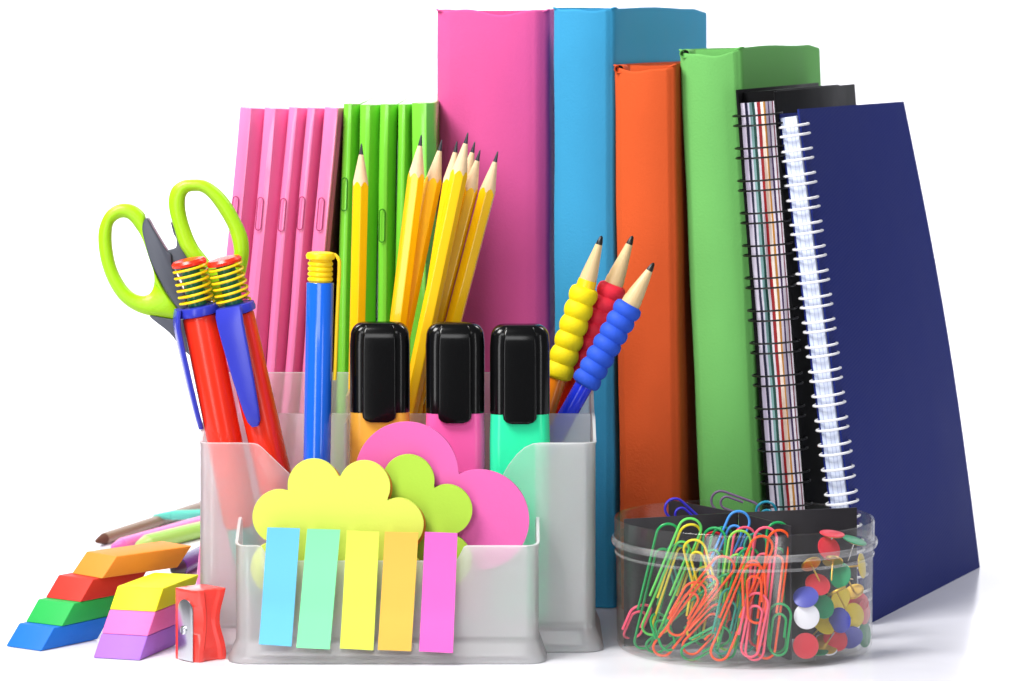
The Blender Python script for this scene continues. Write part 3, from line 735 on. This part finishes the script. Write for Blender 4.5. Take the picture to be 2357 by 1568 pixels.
e1 = [('blue slanted eraser at the bottom of the left stack', (24, 118, 214), 93.8, 1498.9, 0, 36), ('green slanted eraser, second from the bottom of the left stack', (40, 186, 84), 142, 1442, 1, 34),
      ('red slanted eraser just below the orange one', (214, 54, 40), 185, 1386, 2, 36), ('orange slanted eraser on top of the left stack', (244, 150, 52), 234.6, 1332, 3, 44)]
for lb, col, x, y, i, ya in e1:
    z = 0.0002+i*0.0092; Y = (H-z)*K/(y-CY)
    eraser(lb, col, (XA(x, Y), Y), ya, 0.037 if i < 3 else 0.045, 0.0215, z, grp=g1)

# ------------------------------------------------------------------ sharpener
m_sh = mat('translucent_red_plastic', (244, 66, 56), rough=0.22, var=0.05, sss=0.5, coat=0.4)
sp_ = G(452, 1527)
S = thing('pencil_sharpener', 'small red plastic pencil sharpener with a steel blade standing on end', 'pencil sharpener', (sp_.x, sp_.y+0.0002, 0), Quaternion((0, 0, 1), math.radians(-48)))
secs = []; hs = 0.0312
for k in range(21):
    v = k/20; z = hs*v
    wst = 0.0022*math.sin(PI*v)**2 - 0.0006*math.sin(2*PI*v)
    x1, x0 = 0.0002, -0.0154
    y0, y1 = 0.0, 0.0160-wst*1.4
    xi = x1-wst*0.55*0
    pts = [(x0, y0), (x1-0.0035, y0), (x1, y0+0.0015+wst), (x1, y0+0.0040+wst*0.6), (x1-0.0010, y0+0.0052+wst*0.5), (x1-0.0010, y1-0.004), (x1+0.0001, y1-0.0028), (x1+0.0001, y1), (x0+0.002, y1), (x0, y1-0.002)]
    secs.append([(x, y, z) for x, y in pts])
V, F = loft(secs); body = part('body', mesh('body', V, F, bevel=0.0004, seg=2, bang=50, sharp=40), m_sh, S)
bl = [(-0.0122, 0.0004), (-0.0020, 0.0004), (-0.0020, 0.0225)]+[(-0.0071+0.0051*math.cos(a), 0.0225+0.0046*math.sin(a)) for a in [PI*i/10 for i in range(1, 10)]]+[(-0.0122, 0.0225)]
V, F = prism(bl, -0.0010, -0.0001); b_ = part('blade', mesh('blade', V, F, bevel=0.0002, bang=60), m_steel, S)
V, F = lathe([(0.0019, 0), (0.0019, 0.0006), (0.0014, 0.001), (0.0002, 0.001)], 20); me = mesh('screw', V, F); me.transform(Matrix.Translation((-0.0078, -0.0010, 0.0135)) @ Matrix.Rotation(PI/2, 4, 'X'))
scr = part('screw', me, m_steel, b_)
part('screw_slot', boxmesh('screw_slot', -0.0080, -0.0076, -0.00212, -0.0019, 0.0120, 0.0150), m_nib, scr)

# ------------------------------------------------------------------ crayons lying behind the erasers
def crayon(name, label, cat, p0, p1, r, col, tipcol=None, z=None, L_=0.15, fin=None):
    a = G(*p0); b = G(*p1); a.z = b.z = (r if z is None else z); d = (b-a).normalized(); e = a+d*L_
    t = thing(name, label, cat, a, axis_quat(a, e, 0.3), 'coloured pens lying on the table behind the erasers')
    V, F = lathe([(r*.25, 0), (r*.4, .001), (r*.85, .008), (r*.9, .0095)], 20); part('tip', mesh('tip', V, F), tipcol or plastic('pen_'+label.split()[0], col), t)
    V, F = lathe([(r*.93, .0096), (r, .0105), (r, L_-.002), (r*.9, L_)], 20); part('barrel', mesh('barrel', V, F), plastic('pen_'+label.split()[0], col, rough=0.25), t)
    return t
crayon('marker', 'brown pen with a ragged dark end lying behind the stacked erasers', 'pen', (222, 1260), (345, 1219), 0.0032, (128, 108, 84), mat('brown_tip', (84, 50, 30), rough=0.8))
crayon('marker', 'pink pen with a pointed end lying behind the orange eraser', 'pen', (258, 1276), (410, 1233), 0.0036, (236, 120, 184), plastic('pink_tip', (240, 110, 180)))
crayon('marker', 'light green pen lying nearest behind the orange eraser', 'pen', (315, 1275), (450, 1241), 0.0044, (150, 200, 92), plastic('pale_green_tip', (170, 210, 110)))
crayon('marker', 'teal pen lying across at the back of the pile', 'pen', (352, 1214), (470, 1209), 0.0026, (90, 196, 176), L_=0.12, z=0.0062)
crayon('marker', 'purple pen with a black end lying under the orange eraser tail', 'pen', (398, 1335), (430, 1318), 0.0048, (70, 40, 110), m_nib, L_=0.06)

# ------------------------------------------------------------------ round tin of clips and pins
TX, TY = 0.1038, 1.600
TIN = thing('round_container', 'clear round plastic tub full of paper clips and drawing pins', 'container', (TX, TY, 0))
V, F = lathe([(0.001, 0.0006), (0.050, 0.0006), (0.0545, 0.0002), (0.0562, 0.0012), (0.0568, 0.003), (0.0574, 0.0475), (0.0580, 0.0480), (0.0580, 0.0575), (0.0576, 0.0581), (0.0570, 0.0575), (0.0568, 0.048), (0.0562, 0.004), (0.054, 0.0022), (0.001, 0.0020)], 96, cap=False)
part('body', mesh('body', V, F, sharp=35), CLEAR, TIN)
V, F = lathe([(0.0581, 0.0462), (0.0590, 0.0464), (0.0594, 0.0472), (0.0594, 0.0484), (0.0590, 0.0492), (0.0581, 0.0494)], 96, cap=False)
V2, F2 = lathe([(0.0575, 0.0420), (0.0579, 0.0424), (0.0579, 0.0430), (0.0575, 0.0434)], 96, cap=False)
part('lip', mesh('lip', V, F), clear_plastic('rim_plastic', (0.90, 0.90, 0.91), 0.12), TIN)
part('seam_ring', mesh('seam_ring', V2, F2), clear_plastic('seam_plastic', (0.92, 0.92, 0.93), 0.12), TIN)
m_dv = mat('charcoal_card', (38, 35, 40), rough=0.4, var=0.08, bump=0.1, bscale=300)
DV = thing('divider_insert', 'dark charcoal divider standing inside the round clear tub', 'divider', (TX, TY, 0.0024))
J = (0.1013, 1.600)
def wing(a, b, zt, zt2=None, th=0.0009):
    a = Vector((a[0]-TX, a[1]-TY, 0)); b = Vector((b[0]-TX, b[1]-TY, 0)); d = (b-a).normalized(); n = Vector((-d.y, d.x, 0))*th/2
    a = a+d*0.0008; zt2 = zt2 or zt
    V = [a-n, b-n, b+n, a+n]; V = [(v.x, v.y, 0) for v in V]+[(v.x, v.y, z-0.0024) for v, z in zip(V, (zt, zt2, zt2, zt))]
    return V, [(0, 3, 2, 1), (4, 5, 6, 7), (0, 1, 5, 4), (1, 2, 6, 5), (2, 3, 7, 6), (3, 0, 4, 7)]
for b, z2 in (((XA(1436, 1.588), 1.588), .0588), ((XA(1821, 1.5535), 1.5535), .0606), ((XA(1972, 1.615), 1.615), .0602), ((XA(1540, 1.640), 1.640), .0604)):
    V, F = wing(J, b, .0600, z2); part('panel', mesh('panel', V, F, bevel=0.0002), m_dv, DV)
# paper clips
cc = {'green': (24, 156, 84), 'light green': (96, 206, 92), 'orange': (244, 84, 24), 'pink': (240, 92, 120), 'blue': (60, 140, 222), 'yellow': (228, 208, 40), 'teal': (24, 140, 120), 'red': (206, 36, 50), 'dark blue': (52, 44, 190), 'turquoise': (30, 140, 170), 'grey': (110, 90, 120), 'lime': (140, 206, 70)}
CM = {k: plastic('vinyl_'+k.replace(' ', '_'), v, rough=0.28) for k, v in cc.items()}
def clip_path(L_, w):
    r1 = w/2; r2 = w*0.40; r3 = w*0.31; pts = []
    def ar(cx, cz, r, a0, a1, n=10): return [(cx+r*math.cos(math.radians(a0+(a1-a0)*i/n)), cz+r*math.sin(math.radians(a0+(a1-a0)*i/n))) for i in range(n+1)]
    top = L_; pts.append((r1, L_*0.30)); pts += ar(0, top-r1, r1, 0, 180)
    xl = -r1; pts += ar(xl+r2, r2, r2, 180, 360)
    xr = xl+2*r2; pts += ar(xr-r3, L_*0.80-r3, r3, 0, 180)
    pts.append((xr-2*r3, L_*0.36)); return pts
def zP(x, y): return (1381+x*0.3027, 1093.3+y*0.3027)
def wallY(px, Y=1.57):
    dx = XA(px, Y)-TX; return TY-math.sqrt(max(1e-6, 0.0545**2-dx*dx))
def paper_clip(label, colr, top, bot, dt, db, w=0.0098, tw=0.0, wr=0.00058):
    """top, bot in detail coordinates; dt, db = distance behind the front wall"""
    tpx, bpx = zP(*top), zP(*bot)
    Yt = wallY(tpx[0])+dt; Yb = wallY(bpx[0])+db
    a = P(bpx[0], bpx[1], Yb); b = P(tpx[0], tpx[1], Yt)
    if a.z < 0.0032: a.z = 0.0032
    d = b-a; L_ = d.length
    q = d.to_track_quat('Z', 'Y')
    # orient the clip's flat side to the camera, then twist it a little
    yv = Vector((math.sin(tw), -math.cos(tw), 0)); zv = d.normalized(); xv = yv.cross(zv).normalized()*1; yv = zv.cross(xv)
    M = Matrix((xv, yv, zv)).transposed().to_quaternion()
    pts = clip_path(L_, w)
    V, F = tube([(x, 0.0007*math.sin(i*0.25), z) for i, (x, z) in enumerate(pts)], wr, 8)
    ob = part('paper_clip', mesh('paper_clip', V, F), CM[colr]); ob.location = a
    ob.rotation_mode = 'QUATERNION'; ob.rotation_quaternion = M
    tag(ob, label, 'paper clip', 'coloured paper clips in the round tub'); return ob
PC = [('tall green paper clip with its loop above the rim at far left', 'green', (532, 368), (300, 1345), .006, .0035, .2),
 ('light green paper clip leaning right with its loop above the rim', 'light green', (715, 332), (350, 1210), .010, .0015, .1),
 ('yellow paper clip behind the light green one', 'yellow', (710, 375), (430, 1200), .014, .008, .3),
 ('pale yellow paper clip with a wide loop just under the rim', 'yellow', (700, 492), (830, 960), .007, .012, -.3),
 ('orange paper clip lying steeply diagonal across the front', 'orange', (985, 630), (420, 1375), .004, .0018, .1),
 ('teal paper clip crossing under the diagonal orange one', 'green', (1040, 770), (360, 1340), .009, .006, .4),
 ('orange paper clip leaning beside the middle of the front', 'orange', (1260, 470), (870, 1400), .007, .0015, .15),
 ('pink paper clip with two bright loops at the right of the clips', 'pink', (1270, 400), (1150, 1405), .010, .002, -.1),
 ('orange paper clip standing upright at the right of the clips', 'orange', (1370, 420), (1240, 1395), .008, .004, .25),
 ('orange paper clip with its short loop in the middle of the tub', 'orange', (1165, 680), (1180, 1130), .003, .003, .1),
 ('green paper clip standing behind the leaning orange one', 'green', (1150, 560), (930, 1395), .010, .005, .3),
 ('bright blue paper clip sticking up above the rim', 'blue', (1085, 282), (860, 820), .022, .016, .1),
 ('green paper clip left of the blue one, loop at the rim', 'green', (880, 402), (800, 1250), .018, .012, -.2),
 ('green paper clip overlapping the foot of the blue one', 'green', (945, 400), (760, 1290), .022, .014, .3),
 ('pink paper clip behind the lime one, loop at the rim', 'pink', (1110, 398), (1000, 1200), .020, .014, .2),
 ('lime green paper clip in front of the pink loop at the rim', 'lime', (1075, 425), (940, 1330), .014, .009, .1),
 ('green paper clip with its loop at the right above the rim', 'green', (1352, 360), (1330, 1350), .014, .009, .2),
 ('teal paper clip with a low loop in the centre', 'teal', (1195, 448), (1080, 1340), .020, .012, .1),
 ('pink paper clip low at the left wall of the tub', 'pink', (330, 980), (215, 1250), .004, .0015, .4),
 ('teal paper clip with a round loop under the rim at left', 'teal', (570, 530), (690, 1000), .010, .018, -.3),
 ('red paper clip deep behind the green loops', 'red', (850, 440), (980, 1100), .026, .018, .3),
 ('green paper clip low in the left of the heap', 'green', (430, 1060), (520, 1330), .008, .004, .6),
 ('orange paper clip lying diagonal behind the first orange one', 'orange', (760, 820), (540, 1210), .006, .003, .2),
 ('teal paper clip standing in the dark middle of the heap', 'teal', (1010, 860), (900, 1360), .006, .003, .4),
 ('green paper clip lying on the floor of the tub at front', 'green', (980, 1180), (620, 1370), .006, .004, .5),
 ('orange paper clip resting low behind the glare', 'orange', (960, 1000), (640, 1340), .012, .008, .2),
 ('pink paper clip low between the orange clips', 'pink', (1210, 900), (1110, 1380), .004, .002, -.2),
 ('green paper clip at the right edge of the clips heap', 'green', (1380, 980), (1330, 1370), .005, .003, -.3),
 ('yellow paper clip low in the middle of the heap', 'yellow', (800, 700), (700, 1250), .016, .010, .5),
 ('red paper clip low in the shade of the divider', 'red', (1230, 700), (1180, 1300), .018, .010, .4)]
for l, c_, a, b, dt, db, tw in PC: paper_clip(l, c_, a, b, dt, db, tw=tw)
# clips in the back compartment
def back_clip(label, colr, a, b, Ya, Yb, w=0.009):
    pa = P(*zP(*a), Ya); pb = P(*zP(*b), Yb); d = pb-pa
    yv = Vector((0, -1, 0)); zv = d.normalized(); xv = yv.cross(zv).normalized(); yv = zv.cross(xv)
    V, F = tube([(x, 0, z) for x, z in clip_path(d.length, w)], 0.0006, 8)
    ob = part('paper_clip', mesh('paper_clip', V, F), CM[colr]); ob.location = pa; ob.rotation_mode = 'QUATERNION'
    ob.rotation_quaternion = Matrix((xv, yv, zv)).transposed().to_quaternion(); tag(ob, label, 'paper clip', 'coloured paper clips in the round tub')
back_clip('dark blue paper clip in the rear left of the tub', 'dark blue', (860, 520), (515, 205), 1.620, 1.618)
back_clip('turquoise paper clip in the rear of the tub before the notebook', 'turquoise', (1290, 520), (1255, 205), 1.632, 1.628)
back_clip('grey paper clip lying in the rear of the tub behind the dark panel', 'grey', (1200, 300), (850, 172), 1.642, 1.645)

# thumb tacks
tc_ = {'white': (232, 232, 240), 'red': (212, 52, 66), 'blue': (72, 78, 178), 'green': (26, 138, 92), 'yellow': (226, 200, 34), 'gold': None}
m_brass = mat('brass', (222, 184, 84), rough=0.38, metal=1.0, var=0.01)
TM = {k: (plastic('tack_'+k, v, rough=0.3) if v else m_brass) for k, v in tc_.items()}
def tack(label, colr, at, n, d, R=0.0056):
    px_, py_ = zP(*at); Y = wallY(px_)+d; p = P(px_, py_, Y); n = Vector(n).normalized()
    if colr == 'gold': R = 0.0046
    p.z = max(p.z, 0.0030+0.0056*math.sqrt(max(0, 1-n.z*n.z)))
    t = thing('drawing_pin', label, 'drawing pin', p, n.to_track_quat('Z', 'Y'), 'drawing pins in the round tub')
    V, F = lathe([(R*.95, -0.0002), (R, 0.0001), (R*.98, 0.0004), (R*.75, 0.00062), (R*.35, 0.0008), (0.0002, 0.00085)], 32); part('head', mesh('head', V, F, sharp=50), TM[colr], t)
    V, F = lathe([(R*.90, -0.0004), (R*.90, -0.00022)], 32); part('brass_rim', mesh('brass_rim', V, F), m_brass, t)
    V, F = lathe([(0.0001, -0.0098), (0.00035, -0.009), (0.00045, -0.0005)], 8); part('needle', mesh('needle', V, F), m_brass if colr in ('gold', 'yellow') else m_steel, t)
    return t
TK = [('white drawing pin facing front, the largest pale disc', 'white', (1572, 1075), (-.15, -1, .1), .0016), ('red drawing pin facing front at the bottom left of the pins', 'red', (1565, 1300), (-.05, -1, .15), .0016),
 ('blue drawing pin turned half right of the white one', 'blue', (1825, 1105), (-.75, -1, .05), .0030), ('yellow drawing pin overlapped by a blue one', 'yellow', (1925, 1070), (.55, -1, .15), .0050),
 ('green drawing pin behind the white one', 'green', (1690, 1000), (.4, -1, .5), .0042), ('blue drawing pin above the white one', 'blue', (1565, 930), (-.2, -1, 1.0), .0042),
 ('red drawing pin tilted back above the blue one', 'red', (1655, 835), (.2, -1, .9), .0068), ('green drawing pin tilted in the upper middle of the pins', 'green', (1830, 765), (-.8, -.9, .35), .0060),
 ('yellow drawing pin seen edge on near the right wall', 'yellow', (1990, 690), (1.0, -.35, .15), .0020), ('yellow drawing pin seen edge on, its rim a bright bar', 'gold', (1800, 885), (-.45, .25, .9), .0030),
 ('brass drawing pin lying open below the yellow edge on one', 'gold', (1930, 885), (.4, .5, -.8), .0060), ('yellow drawing pin half buried in the centre', 'yellow', (1825, 945), (.6, -.8, -.2), .0075),
 ('brass drawing pin showing its hollow back at upper left', 'gold', (1605, 680), (-.3, .6, .6), .0080), 
 ('brass drawing pin above the tilted green one', 'gold', (1770, 660), (.1, .6, .7), .0080), 
 ('red drawing pin low at the right of the heap', 'red', (1790, 1250), (.3, -1, .6), .0065), ('blue drawing pin low at the right beside the floor', 'blue', (1905, 1235), (.2, -1, -.4), .0058),
 ('green drawing pin against the right wall near the floor', 'green', (2010, 1230), (.9, -.6, .1), .0022), ('red drawing pin against the right wall halfway up', 'red', (2005, 1040), (.95, -.6, .1), .0022),
 ('red drawing pin standing on top of the heap', 'red', (1765, 450), (.1, -.12, 1), .0120), ('green drawing pin high at the right of the heap', 'green', (1935, 500), (.3, -.15, 1), .0120),
 ('red drawing pin high below the rim', 'red', (1740, 560), (.5, -.9, .5), .0110), ('white drawing pin showing its needle near the floor', 'white', (1720, 1290), (-.4, .9, -.9), .0075),
  ('red drawing pin behind the yellow disc', 'red', (1950, 960), (.2, -.8, .8), .0090),
 ('green drawing pin on the floor behind the red disc', 'green', (1640, 1330), (.1, -.3, 1), .0085), 
 ('yellow drawing pin deep in the middle of the heap', 'yellow', (1700, 1130), (.4, -.6, .6), .0110), ]
for a in TK: tack(*a)

# ------------------------------------------------------------------ light
w_ = bpy.data.worlds.new('World'); sc.world = w_; w_.use_nodes = True
bg = w_.node_tree.nodes['Background']; bg.inputs[0].default_value = (0.93, 0.95, 1.0, 1); bg.inputs[1].default_value = 0.18
def area(name, loc, target, sx, sy, power, col=(1, 1, 1)):
    l = bpy.data.lights.new(name, 'AREA'); l.shape = 'RECTANGLE'; l.size = sx; l.size_y = sy; l.energy = power; l.color = col
    o = bpy.data.objects.new(name, l); C.objects.link(o); o.location = loc
    o.rotation_euler = (Vector(target)-Vector(loc)).to_track_quat('-Z', 'Y').to_euler(); return o
area('key_softbox', (-0.60, 1.16, 1.12), (-0.01, 1.68, 0.15), 0.52, 0.52, 24, (1, 0.985, 0.96))
area('fill_softbox', (-0.15, 0.70, 0.62), (-0.02, 1.60, 0.08), 0.5, 0.3, 2.3)
area('strip_softbox', (0.50, 0.75, 0.12), (0.05, 1.60, 0.08), 0.10, 0.8, 1.4)
area('strip_softbox', (-0.45, 0.70, 0.12), (-0.05, 1.60, 0.08), 0.2, 0.8, 3.0)
area('backdrop_lamp', (-0.9, 2.3, 1.3), (0, 3.4, 0.7), 0.6, 0.6, 26)
area('backdrop_lamp', (0.9, 2.3, 1.3), (0, 3.4, 0.7), 0.6, 0.6, 26)

# ------------------------------------------------------------------ camera and render
cam = bpy.data.cameras.new('Camera'); co = bpy.data.objects.new('Camera', cam); C.objects.link(co)
co.location = (0, 0, H); co.rotation_euler = (PI/2, 0, 0)
cam.sensor_width = 36; cam.lens = 36*K/2357.0; cam.shift_y = -(784-CY)/2357.0; cam.shift_x = (1178.5-CX)/2357.0
cam.clip_start = 0.05; cam.clip_end = 50
cam.dof.use_dof = True; cam.dof.focus_distance = 1.60; cam.dof.aperture_fstop = 22
sc.camera = co
sc.render.engine = 'CYCLES'
sc.cycles.use_denoising = True
sc.cycles.max_bounces = 14; sc.cycles.transparent_max_bounces = 24; sc.cycles.transmission_bounces = 12
sc.cycles.sample_clamp_indirect = 6
sc.view_settings.view_transform = 'Standard'; sc.view_settings.look = 'None'
sc.view_settings.exposure = 0; sc.view_settings.gamma = 1
